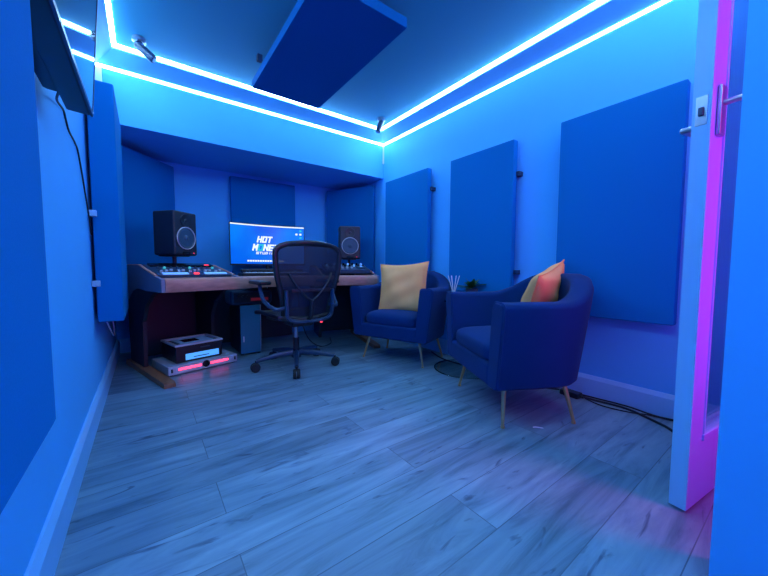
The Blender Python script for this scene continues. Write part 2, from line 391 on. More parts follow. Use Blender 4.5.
# ------------------------------------------------------------------ television on the left wall
o = thing('television', 'black flat television mounted high on the left wall, tilted down', 'television', (-.120, .985, 1.258))
o.rotation_euler = (0, R(-4), 0)   # local +x = towards room; top leans into the room
o.rotation_euler = (0, R(4), 0)
MB().box((-.060, -.425, 0), (-.002, .425, .52), .006).build('casing', M['black'], o)
MB().box((-.003, -.415, .012), (.0015, .415, .510), .001).build('screen', M['screen'], o)
b = MB(); b.box((-.003, -.425, 0), (.003, .425, .010)); b.box((-.003, .419, 0), (.003, .425, .52)); b.box((-.003, -.425, 0), (.003, -.419, .52))
b.build('bezel', M['frameblue'], o)
MB().box((-.100, -.36, .02), (-.060, .36, .40), .01).build('wall_mount', M['black'], o)
MB().tube([(-.003, .405, .006), (.006, .405, .006)], .003, 8).build('power_light', M['chrome'], o)
c = MB().tube(bez([(-.19, 1.38, 1.30), (-.218, 1.55, 1.335), (-.224, 1.70, 1.36), (-.224, 1.74, 1.34), (-.224, 1.80, 1.315), (-.224, 1.93, 1.31), (-.224, 2.02, 1.28), (-.224, 2.2, 1.1), (-.224, 2.32, .95)]), .0035, 8).build('television_cable', M['cable'])
tag(c, 'thin dark cable hanging down the left wall behind the television', 'cable')
c = MB().tube(bez([(-.205, 2.55, .478), (-.19, 2.60, .40), (-.18, 2.75, .33), (-.19, 2.9, .36), (-.2, 2.92, .478)]), .004, 8).build('loose_cable', M['palecable'])
tag(c, 'short pale cable looped below the left wall acoustic panel', 'cable')

# ------------------------------------------------------------------ studio desk
ZT = .705
desk = thing('studio_desk', 'wide wooden studio desk with angled equipment wings in the recess', 'desk', (.975, 2.9, 0))
def dp(o): o.location = Vector(o.location)-Vector((.975, 2.9, 0)); return o
def wing_mt(side):
    # local: x 0 (outer) .. .46 (inner), y depth
    if side > 0: return Matrix.Identity(4) @ T(.10, 2.50, 0) @ RZ(R(15))
    return T(1.80, 2.55, 0) @ RZ(R(-15)) @ Matrix.Scale(-1, 4, (1, 0, 0))
# armrest nose (continuous wooden edge)
LI = (wing_mt(1) @ Vector((.57, 0, 0))); RI = (wing_mt(-1) @ Vector((.52, 0, 0)))
path = [(.10, 2.50), (LI.x-.02, LI.y-.005), (LI.x+.06, LI.y+.075), (.80, 2.755), (1.15, 2.755), (RI.x-.06, RI.y+.075), (RI.x+.02, RI.y-.005), (1.80, 2.55)]
prof = [(0, .615), (-.008, .640), (-.010, .670), (-.004, .695), (.012, .705), (.13, .705), (.13, .66), (.10, .628), (.03, .612)]
b = MB(); V = []
P2 = [Vector(p) for p in path]
for i, p in enumerate(P2):
    d1 = (P2[i]-P2[i-1]).normalized() if i else (P2[1]-P2[0]).normalized()
    d2 = (P2[i+1]-P2[i]).normalized() if i < len(P2)-1 else d1
    t = (d1+d2).normalized(); nn = Vector((-t.y, t.x)); k = 1/max(.6, nn.dot(Vector((-d1.y, d1.x))))
    V.append([b.bm.verts.new((p.x+nn.x*o_*k-.975, p.y+nn.y*o_*k-2.9, z)) for o_, z in prof])
for i in range(len(V)-1):
    for j in range(len(prof)): b.bm.faces.new((V[i][j], V[i][(j+1) % len(prof)], V[i+1][(j+1) % len(prof)], V[i+1][j]))
b.bm.faces.new(V[0][::-1]); b.bm.faces.new(V[-1])
b.build('armrest_edge', M['wood'], desk)
# centre top
dp(MB().prism([(LI.x+.03, LI.y+.16), (.80, 2.86), (1.15, 2.86), (RI.x-.03, RI.y+.16), (1.30, 3.5), (.65, 3.5)], .665, .702).build('desktop', M['wood'], desk, smooth=False))
dp(MB().box((.50, 3.44, .04), (1.28, 3.46, .66)).build('back_panel', M['dark'], desk, smooth=False))
for side in (1, -1):
    mt = wing_mt(side)
    base = T(-.975, -2.9, 0) @ mt
    # cheeks: side profile in (y,z), extruded across x
    prof2 = [(.0, .615), (.0, .70), (.05, .712), (.10, .722), (.50, .79), (.80, .785), (.82, .76), (.80, .52), (.66, .50), (.5, .58), (.3, .62)]
    prof2 = [(.0, .615), (.0, .70), (.06, .708), (.13, .718), (.46, .790), (.52, .792), (.80, .79), (.82, .76), (.82, .56), (.74, .53), (.62, .60), (.5, .625), (.3, .612)]
    for x0 in (-.022, .50):
        b = MB(); b.prism(prof2, x0, x0+.022, Matrix(((0, 0, 1, 0), (1, 0, 0, 0), (0, 1, 0, 0), (0, 0, 0, 1))))
        bmesh.ops.transform(b.bm, matrix=base, verts=b.bm.verts)
        b.build('wing_cheek', M['cheek'], desk, smooth=False)
        # wooden cap strip along the sloping top edge of the cheek
        b = MB(); b.tube([(x0+.011, .13, .722), (x0+.011, .46, .793), (x0+.011, .80, .795)], .0115, 8, mt=base, flat=.5)
        b.build('cheek_cap', M['wood'], desk)
    # wing bottom/shelf and back
    b = MB(); b.box((0, .12, .612), (.50, .80, .63), mt=base); b.box((0, .78, .612), (.50, .80, .77), mt=base)
    b.build('wing_tray', M['dark'], desk, smooth=False)
    b = MB(); b.box((.0, .56, .755), (.50, .80, .772), mt=base); b.build('wing_top', M['dark'], desk, smooth=False)
    # pedestal: two dark sides, a shelf and a back, on wooden feet
    for x0 in (-.018, .46):
        b = MB(); b.prism([(.44, .045), (.76, .045), (.78, .30), (.78, .62), (.12, .62), (.22, .585), (.36, .50), (.43, .38)], x0, x0+.025, Matrix(((0, 0, 1, 0), (1, 0, 0, 0), (0, 1, 0, 0), (0, 0, 0, 1))))
        bmesh.ops.transform(b.bm, matrix=base, verts=b.bm.verts)
        b.build('pedestal_side', M['dark'], desk, smooth=False)
    b = MB(); b.box((.007, .74, .05), (.46, .76, .61), mt=base)
    b.build('pedestal_back', M['dark'], desk, smooth=False)
    for x0 in ((-.02, .46) if side > 0 else (.0,)):
        FY = .0 if x0 < .4 else .40
        b = MB(); b.prism([(FY-.04, .0), (FY-.04, .022), (FY-.02, .034), (.80, .045), (.82, .03), (.82, 0)], x0-.02, x0+.045, Matrix(((0, 0, 1, 0), (1, 0, 0, 0), (0, 1, 0, 0), (0, 0, 0, 1))))
        bmesh.ops.transform(b.bm, matrix=base, verts=b.bm.verts)
        b.build('foot', M['footwood'], desk)

# console in the left wing: sloping control surface
WL = wing_mt(1)
def on_wing(mt, name, label, cat, x, y, z, tilt=0.):
    p = mt @ Vector((x, y, 0)); rz = R(15) if mt is WL else R(-15)
    o = thing(name, label, cat, (p.x, p.y, z), rz); o.rotation_euler = (tilt, 0, rz); return o
SL = math.atan2(.072, .33)
con = on_wing(WL, 'mixing_console', 'mixing console sunk in the left wing of the desk, below the left speaker', 'mixing console', .25, .135, .719, SL)
MB().box((-.245, 0, -.035), (.245, .345, .006), .004).build('body', M['frameblue'], con)
for i in range(12):
    x = -.205+i*.0365
    MB().box((x-.004, .055, .006), (x+.004, .15, .0075)).build('fader_track', M['black'], con, smooth=False)
    f = MB().box((x-.009, .07+.05*((i*7) % 5)/5, .006), (x+.009, .09+.05*((i*7) % 5)/5, .022), .002).build('fader_cap', M['silver'], con)
for x0, x1 in ((-.215, -.055), (.055, .215)):
    MB().box((x0, .008, .006), (x1, .040, .016), .002).build('button_row', M['keylight'], con)
MB().box((-.016, .014, .006), (.016, .034, .016), .002).build('record_button', M['redlamp'], con)
for i in range(10):
    mt_ = T(-.19+i*.042, .205, .006)
    MB().lathe([(.010, 0), (.0095, .012), (.006, .014), (0, .014)], 12, mt_).build('knob', M['tealled' if i % 4 == 1 else 'cone'], con)
MB().box((-.22, .26, .005), (.22, .335, .020), .004).build('meter_bridge', M['blackgloss'], con)
MB().box((.15, .262, .018), (.185, .272, .024), .002).build('clip_light', M['redlamp'], con)

# controller on the right wing
WR = wing_mt(-1)
ctl = on_wing(WR, 'dj_controller', 'blue-lit controller with knobs on the right wing of the desk, below the right speaker', 'controller', .24, .14, .738, SL)
MB().box((-.22, 0, -.02), (.22, .30, .02), .005).build('body', M['frameblue'], ctl)
for i in range(9):
    x = -.19+i*.047
    for j in range(2):
        MB().lathe([(.011, 0), (.010, .018), (.006, .02), (0, .02)], 12, T(x, .16+j*.07, .02)).build('knob', M['keylight' if (i+j) % 3 == 0 else 'blackgloss'], ctl)
for i in range(6):
    x = -.19+i*.047
    MB().box((x-.01, .06, .02), (x+.01, .085, .034), .002).build('fader_cap', M['silver'], ctl)
MB().lathe([(.05, 0), (.05, .010), (.042, .014), (0, .014)], 28, T(.145, .09, .02)).build('jog_wheel', M['cone'], ctl)
MB().lathe([(.014, 0), (.014, .005), (0, .006)], 16, T(.145, .09, .034)).build('jog_light', M['keylight'], ctl)

# keyboard in the centre
kb = thing('music_keyboard', 'low black keyboard with pale keys on the desk before the monitor', 'keyboard', (.96, 2.90, .7025))
MB().box((-.30, 0, 0), (.30, .17, .028), .005).build('body', M['black'], kb)
for i in range(21):
    x = -.275+i*.0262
    MB().box((x, .006, .027), (x+.0245, .085, .034), .001).build('white_key', M['white'], kb, smooth=False)
    if i % 7 not in (2, 6): MB().box((x+.018, .035, .033), (x+.031, .085, .042), .001).build('black_key', M['blackgloss'], kb, smooth=False)
sb = thing('soundbar', 'low dark bar under the monitor screen', 'soundbar', (1.02, 3.24, .702))
MB().box((-.30, -.035, 0), (.30, .035, .062), .012).build('body', M['black'], sb)
MB().box((-.28, -.038, .012), (.28, -.034, .050), .001).build('grille', M['rubber'], sb)

# ------------------------------------------------------------------ monitor
mon = thing('computer_monitor', 'large curved monitor with a blue desktop picture behind the office chair', 'monitor', (1.015, 3.36, .702), R(-3))
MW, MH, MZ = .358, .388, .112
def mcurve(x): return -.045*(x/MW)**2
def curved(b, x0, x1, z0, z1, y, nx=24, nz=1, t=0):
    F = [[b.bm.verts.new((x0+(x1-x0)*i/nx, y+mcurve(x0+(x1-x0)*i/nx), z0+(z1-z0)*j/nz)) for j in range(nz+1)] for i in range(nx+1)]
    if not t:
        for i in range(nx):
            for j in range(nz): b.bm.faces.new((F[i][j], F[i+1][j], F[i+1][j+1], F[i][j+1]))
        return
    K = [[b.bm.verts.new((v.co.x, v.co.y+t, v.co.z)) for v in r] for r in F]
    for i in range(nx):
        b.bm.faces.new((F[i][0], F[i+1][0], F[i+1][-1], F[i][-1])); b.bm.faces.new((K[i][-1], K[i+1][-1], K[i+1][0], K[i][0]))
        b.bm.faces.new((F[i][0], K[i][0], K[i+1][0], F[i+1][0])); b.bm.faces.new((F[i][-1], F[i+1][-1], K[i+1][-1], K[i][-1]))
    b.bm.faces.new((F[0][0], F[0][-1], K[0][-1], K[0][0])); b.bm.faces.new((F[-1][-1], F[-1][0], K[-1][0], K[-1][-1]))
b = MB(); curved(b, -MW-.006, MW+.006, MZ-.014, MZ+MH+.005, 0, t=.030); cas = b.build('casing', M['black'], mon)
b = MB(); curved(b, -MW, MW, MZ, MZ+MH-.012, -.0015, t=.001); scr = b.build('screen', M['display'], mon)
b = MB(); curved(b, -MW, MW, MZ+MH-.012, MZ+MH, -.0025, t=.001); b.build('menu_bar', M['logowhite'], scr)
b = MB()
for i in range(15):
    x = -.205+i*.024; curved(b, x, x+.019, MZ+.022, MZ+.038, -.003, nx=2, t=.001)
b.build('dock_icons', M['logowhite'], scr)
for i in range(5):
    b = MB(); z = MZ+MH-.05-i*.035; curved(b, MW-.045, MW-.025, z, z+.018, -.003, nx=2, t=.001)
    b.build('desktop_icon', M['logoteal' if i % 2 == 0 else 'logowhite'], scr)
b = MB(); curved(b, MW-.085, MW-.065, MZ+MH-.085, MZ+MH-.067, -.003, nx=2, t=.001); b.build('desktop_icon', M['logowhite'], scr)
# lettering HOT / MONEY / STUDIOS built from strokes in a 3x5 cell
GL = {'H': [((0, 0), (0, 1)), ((1, 0), (1, 1)), ((0, .5), (1, .5))], 'O': [((0, 0), (0, 1)), ((0, 1), (1, 1)), ((1, 1), (1, 0)), ((1, 0), (0, 0))],
      'T': [((0, 1), (1, 1)), ((.5, 1), (.5, 0))], 'M': [((0, 0), (0, 1)), ((0, 1), (.5, .45)), ((.5, .45), (1, 1)), ((1, 1), (1, 0))],
      'N': [((0, 0), (0, 1)), ((0, 1), (1, 0)), ((1, 0), (1, 1))], 'E': [((0, 0), (0, 1)), ((0, 1), (1, 1)), ((0, .5), (.85, .5)), ((0, 0), (1, 0))],
      'Y': [((0, 1), (.5, .5)), ((1, 1), (.5, .5)), ((.5, .5), (.5, 0))], 'S': [((1, 1), (0, 1)), ((0, 1), (0, .5)), ((0, .5), (1, .5)), ((1, .5), (1, 0)), ((1, 0), (0, 0))],
      'U': [((0, 1), (0, 0)), ((0, 0), (1, 0)), ((1, 0), (1, 1))], 'D': [((0, 0), (0, 1)), ((0, 1), (.8, .85)), ((.8, .85), (1, .5)), ((1, .5), (.8, .15)), ((.8, .15), (0, 0))],
      'I': [((.5, 0), (.5, 1))]}
def word(txt, x0, z0, w, h, gap, th, shear, mats, par, name, y=-.004):
    for i, ch in enumerate(txt):
        b = MB()
        for (a, c) in GL[ch]:
            p = Vector((x0+i*(w+gap)+a[0]*w+shear*a[1]*h, z0+a[1]*h)); q = Vector((x0+i*(w+gap)+c[0]*w+shear*c[1]*h, z0+c[1]*h))
            d = (q-p).normalized(); p -= d*th*.5; q += d*th*.5; nrm = Vector((-d.y, d.x))*th*.5
            vs = [b.bm.verts.new((v.x, y+mcurve(v.x), v.y)) for v in (p+nrm, q+nrm, q-nrm, p-nrm)]; b.bm.faces.new(vs)
        b.build(name, mats[i % len(mats)] if len(mats) > 1 else mats[0], par, smooth=False)
wt, te, rd = M['logowhite'], M['logoteal'], M['logored']
word('HOT', -.105, MZ+.220, .031, .050, .018, .014, .25, [wt, wt, wt], scr, 'logo_letter')
word('MONEY', -.150, MZ+.138, .034, .052, .018, .015, .25, [wt, te, wt, wt, wt], scr, 'logo_letter')
word('STUDIOS', -.118, MZ+.100, .019, .018, .011, .006, .2, [wt], scr, 'logo_letter')
MB().tube([(0, .03, .02), (0, .045, .25)], .022, 14).build('stand_neck', M['black'], mon)
MB().box((-.12, -.04, 0), (.12, .12, .012), .004).build('stand_base', M['black'], mon)

# ------------------------------------------------------------------ speakers on the desk wings
def speaker(label, loc, rz, standz):
    o = thing('studio_speaker', label, 'speaker', loc, rz, 'studio speakers either side of the monitor')
    w, h, d = .110, .34, .20   # half width, height, depth
    MB().box((-w, 0, 0), (w, d, h), .014, seg=3).build('cabinet', M['speaker'], o)
    F = T(0, -.001, .135) @ RX(PI/2)     # local z -> -y (front)
    MB().lathe([(.088, 0), (.089, .005), (.085, .008), (.082, .005), (.082, 0)], 40, F).build('woofer_ring', M['ring'], o)
    MB().lathe([(.082, .003), (.074, .007), (.066, .003), (.030, -.008), (.030, -.002), (.020, .006), (0, .010)], 36, F).build('woofer_cone', M['cone'], o)
    F2 = T(0, -.001, .272) @ RX(PI/2)
    MB().lathe([(.052, 0), (.050, .004), (.030, .002), (.014, .001), (.010, .006), (0, .008)], 32, F2).build('tweeter', M['black'], o)
    MB().box((-.035, -.004, .012), (.035, .002, .026), .002).build('port_slot', M['blackgloss'], o)
    MB().tube([(.07, -.004, .02), (.07, .0, .02)], .003, 8).build('power_light', M['redlamp'], o)
    b = MB(); b.box((-.07, .04, -.008), (.07, .20, .0), .002); b.tube([(0, .12, -.005), (0, .12, -standz+.006)], .014, 12)
    b.lathe([(.06, 0), (.06, .008), (.02, .012), (0, .012)], 24, T(0, .12, -standz)); b.build('stand', M['black'], o)
    return o
speaker('black studio speaker on a short stand at the left of the desk, turned inwards', (.268, 3.00, .872), R(40), .0985)
speaker('black studio speaker on a short stand at the right of the desk, facing the camera', (1.735, 2.95, .872), R(-24), .0985)

# ------------------------------------------------------------------ under the desk
amp = thing('rack_amplifier', 'flat silver amplifier with red light strips on the floor under the left wing', 'amplifier', (.125, 2.705, 0), R(14.6))
MB().box((-.02, 0, .008), (.475, .36, .070), .005).build('casing', M['silver'], amp)
for x0, x1 in ((.045, .20), (.265, .40)):
    MB().box((x0, -.004, .034), (x1, .002, .050), .002).build('red_light_strip', M['redled'], amp)
MB().lathe([(.0, 0), (.026, 0), (.026, .006), (.021, .008), (.0, .008)], 28, T(.232, .001, .044) @ RX(PI/2)).build('round_badge', M['blackgloss'], amp)
MB().box((.222, -.003, .010), (.236, .002, .022), .002).build('badge_light', M['white'], amp)
for x in (0, .45):
    MB().tube([(x, -.010, .03), (x, -.010, .055)], .006, 8).build('rack_handle', M['black'], amp)
    MB().box((x-.012, .02, 0), (x+.012, .05, .010)).build('rubber_foot', M['rubber'], amp, smooth=False)
pr = thing('printer', 'black printer with a pale rim and papers on top, resting on the silver amplifier', 'printer', (.185, 2.772, .0705), R(14.6))
MB().box((-.03, 0, 0), (.305, .30, .125), .012).build('body', M['black'], pr)
b = MB(); b.box((-.035, -.004, .123), (.31, .022, .139), .005); b.box((-.035, .27, .123), (.31, .305, .139), .005); b.box((-.035, .0, .123), (-.008, .30, .139), .005); b.box((.283, .0, .123), (.31, .30, .139), .005)
b.build('pale_rim', M['silver'], pr)
MB().box((.02, .05, .124), (.26, .25, .134), .002).build('top_papers', M['paper'], pr)
MB().box((.06, .09, .132), (.17, .19, .136), .002).build('dark_button_pad', M['blackgloss'], pr)
MB().box((.035, -.004, .016), (.275, .002, .062), .002).build('lit_front_label', M['blueled'], pr)
MB().box((.09, -.006, .030), (.20, -.002, .036)).build('label_line', M['frameblue'], pr, smooth=False)
MB().box((.14, -.003, .092), (.21, .002, .100)).build('small_badge', M['cone'], pr, smooth=False)

tw = thing('computer_tower', 'dark computer tower with a blue-grey metal front standing under the desk', 'computer', (.742, 3.0, 0), R(0))
MB().box((-.09, .006, .012), (.09, .43, .448), .004).build('case', M['black'], tw)
MB().box((-.088, -.004, .016), (.088, .006, .444), .003).build('front_panel', M['alu'], tw)
MB().box((.078, -.006, .016), (.084, -.003, .444)).build('front_edge', M['chrome'], tw, smooth=False)
MB().box((-.068, -.007, .12), (-.060, -.003, .17), .001).build('front_badge', M['white'], tw)
for sx, sy in ((-.07, .03), (.07, .03), (-.07, .4), (.07, .4)):
    MB().lathe([(.014, 0), (.014, .014)], 12, T(sx, sy, 0)).build('foot', M['rubber'], tw)
ub = thing('audio_interface', 'rounded dark box with a red light lying on the computer tower', 'audio interface', (.762, 3.0, .449))
MB().box((-.185, -.01, 0), (.17, .26, .135), .028, seg=3).build('casing', M['frameblue'], ub)
MB().box((-.16, -.014, .02), (.15, -.006, .11), .004).build('faceplate', M['dark'], ub)
MB().box((-.02, -.017, .035), (.13, -.013, .060), .002).build('red_display', mat('dim_red_display', (.25, .02, .04), .5, emit=(.5, .02, .05), estr=.12), ub)
for i in range(3): MB().lathe([(.012, 0), (.011, .014), (0, .015)], 14, T(-.12+i*.035, -.012, .075) @ RX(PI/2)).build('knob', M['black'], ub)

def cable(name, label, pts, r=.004, m='cable', group=None):
    return tag(MB().tube(bez(pts), r, 8).build(name, M[m]), label, 'cable', group)
cable('hanging_cable', 'pale looping cable hanging under the desk beside the office chair', [(.92, 3.1, .60), (.90, 3.0, .45), (.98, 2.95, .37), (1.08, 2.98, .36), (1.15, 3.05, .45), (1.2, 3.15, .62)], .004, 'palecable')
cable('hanging_cable', 'dark cable trailing from the desk to the floor right of the office chair', [(1.25, 3.2, .62), (1.24, 3.1, .3), (1.28, 3.0, .08), (1.36, 2.9, .006), (1.5, 2.95, .006), (1.62, 3.2, .006)], .005)

# ------------------------------------------------------------------ office chair
ch = thing('office_chair', 'black mesh office chair with five-star wheeled base at the desk', 'office chair', (.940, 2.44, 0), R(2))
HB = .085
MB().lathe([(.0, .075), (.038, .075), (.042, .10), (.034, .125), (.0, .125)], 24).build('hub', M['frameblue'], ch)
for k, a in enumerate((176, 250, 328, 36, 108)):
    a = R(a-3); c, s = math.cos(a), math.sin(a)
    leg = MB().tube([(c*.03, s*.03, .112), (c*.14, s*.14, .108), (c*.30, s*.30, .082)], [.024, .020, .014], 10, flat=1.1).build('base_leg', M['frameblue'], ch)
    ca = MB().tube([(c*.302, s*.302, .086), (c*.302, s*.302, .050)], .009, 10)
    cs = ca.build('caster', M['black'], leg)
    for off in (-.013, .013):
        mt_ = T(c*.307-s*off, s*.307+c*off, .034) @ RZ(a+PI/2) @ RY(PI/2)
        b = MB(); b.lathe([(.0, -.012), (.028, -.012), (.0335, -.007), (.0335, .007), (.028, .012), (.0, .012)], 24, mt_)
        b.build('wheel', M['rubber'], leg)
MB().tube([(0, 0, .12), (0, 0, .23)], .024, 16).build('gas_column', M['black'], ch)
MB().tube([(0, 0, .22), (0, 0, .345)], .015, 14).build('piston', M['chrome'], ch)
MB().box((-.085, -.14, .335), (.085, .10, .385), .015).build('tilt_mechanism', M['black'], ch)
# seat: curved frame with mesh
def seatpt(u, v):
    x = .228*u; y = -.20+.44*v
    z = .425-.012*(1-u*u)-.05*max(0, v-.75)**2*16*.25+.008*v
    return (x*(1-.10*(1-v)), y, z)
b = MB(); b.grid(lambda i, j: seatpt(-1+2*i/14, j/12), 15, 13); b.build('seat_mesh', M['mesh'], ch)
loop = [seatpt(-1+2*i/12, 0) for i in range(13)]+[seatpt(1, j/8) for j in range(1, 9)]+[seatpt(1-2*i/12, 1) for i in range(1, 13)]+[seatpt(-1, 1-j/8) for j in range(1, 8)]
MB().tube(loop, .016, 10, closed=True).build('seat_frame', M['black'], ch)
for sx in (-1, 1): MB().tube([(sx*.06, .0, .37), (sx*.15, .0, .385), (sx*.225, .0, .41)], .012, 8).build('seat_support', M['black'], ch)
# backrest outline: wide at the top, narrowing to the waist
def backw(t):   # t 0 bottom .. 1 top
    return .170+.078*(1/(1+math.exp(-(t-.42)*9)))-.0*(t)
def backpt(u, t):
    ww = backw(t)
    cr = max(0, (t-.86)/.14); ww *= math.sqrt(max(.0, 1-(cr*.80)**2.6)) if cr > 0 else 1
    cb = max(0, (.07-t)/.07); ww *= 1-.12*cb*cb
    z = .405+.545*t-(.012*u*u*cr)
    y = -.215-.075*t+.05*math.sin(t*PI*1.0)*-.4+.035*u*u
    return (u*ww, y, z)
b = MB(); b.grid(lambda i, j: backpt(-1+2*i/16, j/24), 17, 25); b.build('back_mesh', M['mesh'], ch)
ring = [backpt(-1, j/30) for j in range(31)]+[backpt(-1+2*i/16, 1) for i in range(1, 17)]+[backpt(1, 1-j/30) for j in range(1, 31)]+[backpt(1-2*i/12, 0) for i in range(1, 12)]
MB().tube(ring, .017, 10, closed=True, flat=1.2).build('back_frame', M['black'], ch)
# lower lighter U frame behind the mesh and the Y shaped spine
U = bez([(-.178, -.262, .62), (-.176, -.262, .50), (-.165, -.258, .425), (-.10, -.255, .397), (0, -.254, .392), (.10, -.255, .397), (.165, -.258, .425), (.176, -.262, .50), (.178, -.262, .62)], 6)
MB().tube(U, .018, 10, flat=.7).build('lower_frame', M['frameblue'], ch)
b = MB(); b.tube(bez([(0, -.11, .375), (0, -.20, .385), (0, -.275, .44), (0, -.285, .55)], 6), .016, 10)
b.tube(bez([(0, -.285, .54), (.05, -.288, .58), (.12, -.285, .66), (.165, -.275, .74)], 6), .008, 8)
b.tube(bez([(0, -.285, .54), (-.05, -.288, .58), (-.12, -.285, .66), (-.165, -.275, .74)], 6), .008, 8)
b.build('spine', M['black'], ch)
MB().box((-.15, -.292, .605), (.15, -.284, .63), .003).build('lumbar_pad', M['black'], ch)
MB().box((.075, -.272, .375), (.092, -.262, .382), .001).build('red_mark', M['redlamp'], ch)
for sx in (-1, 1):
    arm = MB().tube(bez([(sx*.17, -.24, .50), (sx*.235, -.22, .49), (sx*.275, -.12, .53), (sx*.285, -.06, .60), (sx*.285, -.04, .655)], 6), .014, 10).build('arm_support', M['frameblue'], ch)
    MB().box((sx*.275-.042, -.14, .655), (sx*.275+.042, .13, .682), .012, seg=3).build('arm_pad', M['black'], ch)

# ------------------------------------------------------------------ tub armchairs
def tub_chair(label, loc, rz):
    o = thing('tub_armchair', label, 'armchair', loc, rz, 'blue velvet tub armchairs')
    NU, TH = 56, .095
    # plan centre path (front left -> back -> front right); local -y is the front
    def plan(t):      # t 0..1
        a, yf, yc, yb = .293, -.245, .01, .250     # half width, front, start of curve, back
        Ls = yc-yf; Lc = PI*.5*(a+(yb-yc))/1.0; tot = 2*Ls+Lc; s = t*tot
        if s < Ls: return Vector((-a, yf+s)), Vector((-1, 0))
        if s > tot-Ls: return Vector((a, yf+(tot-s))), Vector((1, 0))
        th = PI*(s-Ls)/Lc; e = .82
        cx = -math.copysign(abs(math.cos(th))**e, math.cos(th))*a; cy = abs(math.sin(th))**e*(yb-yc)+yc
        nv = Vector((-math.cos(th)/a, math.sin(th)/(yb-yc))); nv.normalize()
        return Vector((cx, cy)), nv
    def topz(t):
        u = 1-abs(2*t-1); k = min(1, max(0, (u-.40)/.50)); k = k*k*(3-2*k)
        return .620+.130*k
    def section(t):
        p, nv = plan(t); zt = topz(t); h = TH/2; out = []
        # (offset from centre, z): outer side up, rounded top, inner side down
        pr_ = [(h-.012, .203), (h, .218), (h+.004, .35), (h+.010, zt-.10), (h+.010, zt-.03), (h+.001, zt-.008), (h-.022, zt), (-h+.022, zt), (-h-.001+.004, zt-.008), (-h+.0, zt-.03), (-h-.002, .45), (-h-.002, .33), (-h, .218), (-h+.01, .203)]
        for of, z in pr_:
            lean = .045*(z-.2)/.45
            q = p+nv*(of+lean); out.append((q.x, q.y, z))
        return out
    secs = [section(i/(NU-1)) for i in range(NU)]
    b = MB(); K = len(secs[0])
    V = [[b.bm.verts.new(q) for q in s] for s in secs]
    for i in range(NU-1):
        for j in range(K): b.bm.faces.new((V[i][j], V[i][(j+1) % K], V[i+1][(j+1) % K], V[i+1][j]))
    # rounded front ends of the arms
    for end, sg in ((V[0], -1), (V[-1], -1)):
        cz = sum((v.co for v in end), Vector())/K
        e2 = []
        for v in end:
            q = cz+(v.co-cz)*.90; q.z = v.co.z-(.006 if v.co.z > .5 else -.004); q.y = v.co.y-.014; e2.append(b.bm.verts.new(q))
        for j in range(K): b.bm.faces.new((end[j], end[(j+1) % K], e2[(j+1) % K], e2[j]))
        b.bm.faces.new(e2)
    b.build('tub_shell', M['velvet'], o, ang=60)
    # piping along the front edge of each arm
    for sgn, sec in ((-1, secs[0]), (1, secs[-1])):
        pts = [(x, y-.004, z) for x, y, z in sec[1:-1]]
        MB().tube(bez(pts, 2), .0045, 6).build('piping', M['velvet'], o)
    # seat base and front rail
    b = MB(); b.box((-.262, -.262, .200), (.262, .20, .315), .018, seg=3); b.build('seat_base', M['velvet'], o)
    # loose seat cushion, crowned
    def cu(i, j):
        n1, n2 = 20, 16; th = 2*PI*i/n1; ph = -PI/2+PI*j/(n2-1)
        e1, e2_ = .28, .35
        def sp(v, e): return math.copysign(abs(v)**e, v)
        x = .248*sp(math.cos(ph), e2_)*sp(math.cos(th), e1); y = .245*sp(math.cos(ph), e2_)*sp(math.sin(th), e1)
        z = .060*sp(math.sin(ph), .55)
        if z > 0: z += .022*(1-(x/.25)**2)*(1-(y/.25)**2)
        return (x, y-.015, .352+z)
    b = MB(); b.grid(cu, 20, 16, cu=True); bmesh.ops.remove_doubles(b.bm, verts=b.bm.verts, dist=1e-5)
    cush = b.build('seat_cushion', M['velvet'], o, ang=70)
    for sx, sy in ((-1, -1), (1, -1), (-1, 1), (1, 1)):
        fx, fy = sx*.285, sy*.19-.0
        leg = MB().tube([(sx*.235, sy*.16, .212), (fx, fy, .012)], [.0125, .0075], 14).build('leg', M['gold'], o)
        MB().lathe([(.010, 0), (.010, .010), (.008, .013)], 14, T(fx, fy, 0)).build('foot_cap', M['gold'], leg)
    return o
NEAR = (1.680, 1.046); NRZ = R(-118.6)
FAR = (1.794, 2.146); FRZ = R(-69.5)
near_chair = tub_chair('nearer blue velvet tub armchair on gold legs, by the door-side panel', (*NEAR, 0), NRZ)
far_chair = copy_tree(near_chair); far_chair.location = (*FAR, 0); far_chair.rotation_euler = (0, 0, FRZ)
far_chair['label'] = 'farther blue velvet tub armchair on gold legs, next to the desk'

# cushions
def cushion(label, loc, rot, s=.21, t=.065):
    b = MB(); N = 22
    def f(sg):
        def g(i, j):
            u, v = -1+2*i/N, -1+2*j/N
            pin = 1-.10*(1-u*u)*(v*v)-.0; pin2 = 1-.10*(1-v*v)*(u*u)
            d = ((1-u**2)*(1-v**2)) ** .42
            w = .010*math.sin(5*u+2*v)*(1-u*u)*(1-v*v)+.006*math.sin(9*v-4*u)*(1-u*u)*(1-v*v)
            return (u*s*pin2, sg*(t*d)+w, v*s*pin)
        return g
    b.grid(f(1), N+1, N+1); b.grid(f(-1), N+1, N+1)
    bmesh.ops.remove_doubles(b.bm, verts=b.bm.verts, dist=1e-5)
    o = thing('cushion', label, 'cushion', loc, 0, 'mustard cushions in the armchairs'); o.rotation_euler = rot
    b.build('cover', M['yellow'], o, ang=80)
    edge = []
    for k in range(N): edge.append((-1+2*k/N, -1))
    for k in range(N): edge.append((1, -1+2*k/N))
    for k in range(N): edge.append((1-2*k/N, 1))
    for k in range(N): edge.append((-1, 1-2*k/N))
    MB().tube([(u*s*(1-.10*(1-v*v)*(u*u)), 0, v*s*(1-.10*(1-u*u)*(v*v))) for u, v in edge], .004, 6, closed=True).build('seam', M['yellow'], o)
    return o
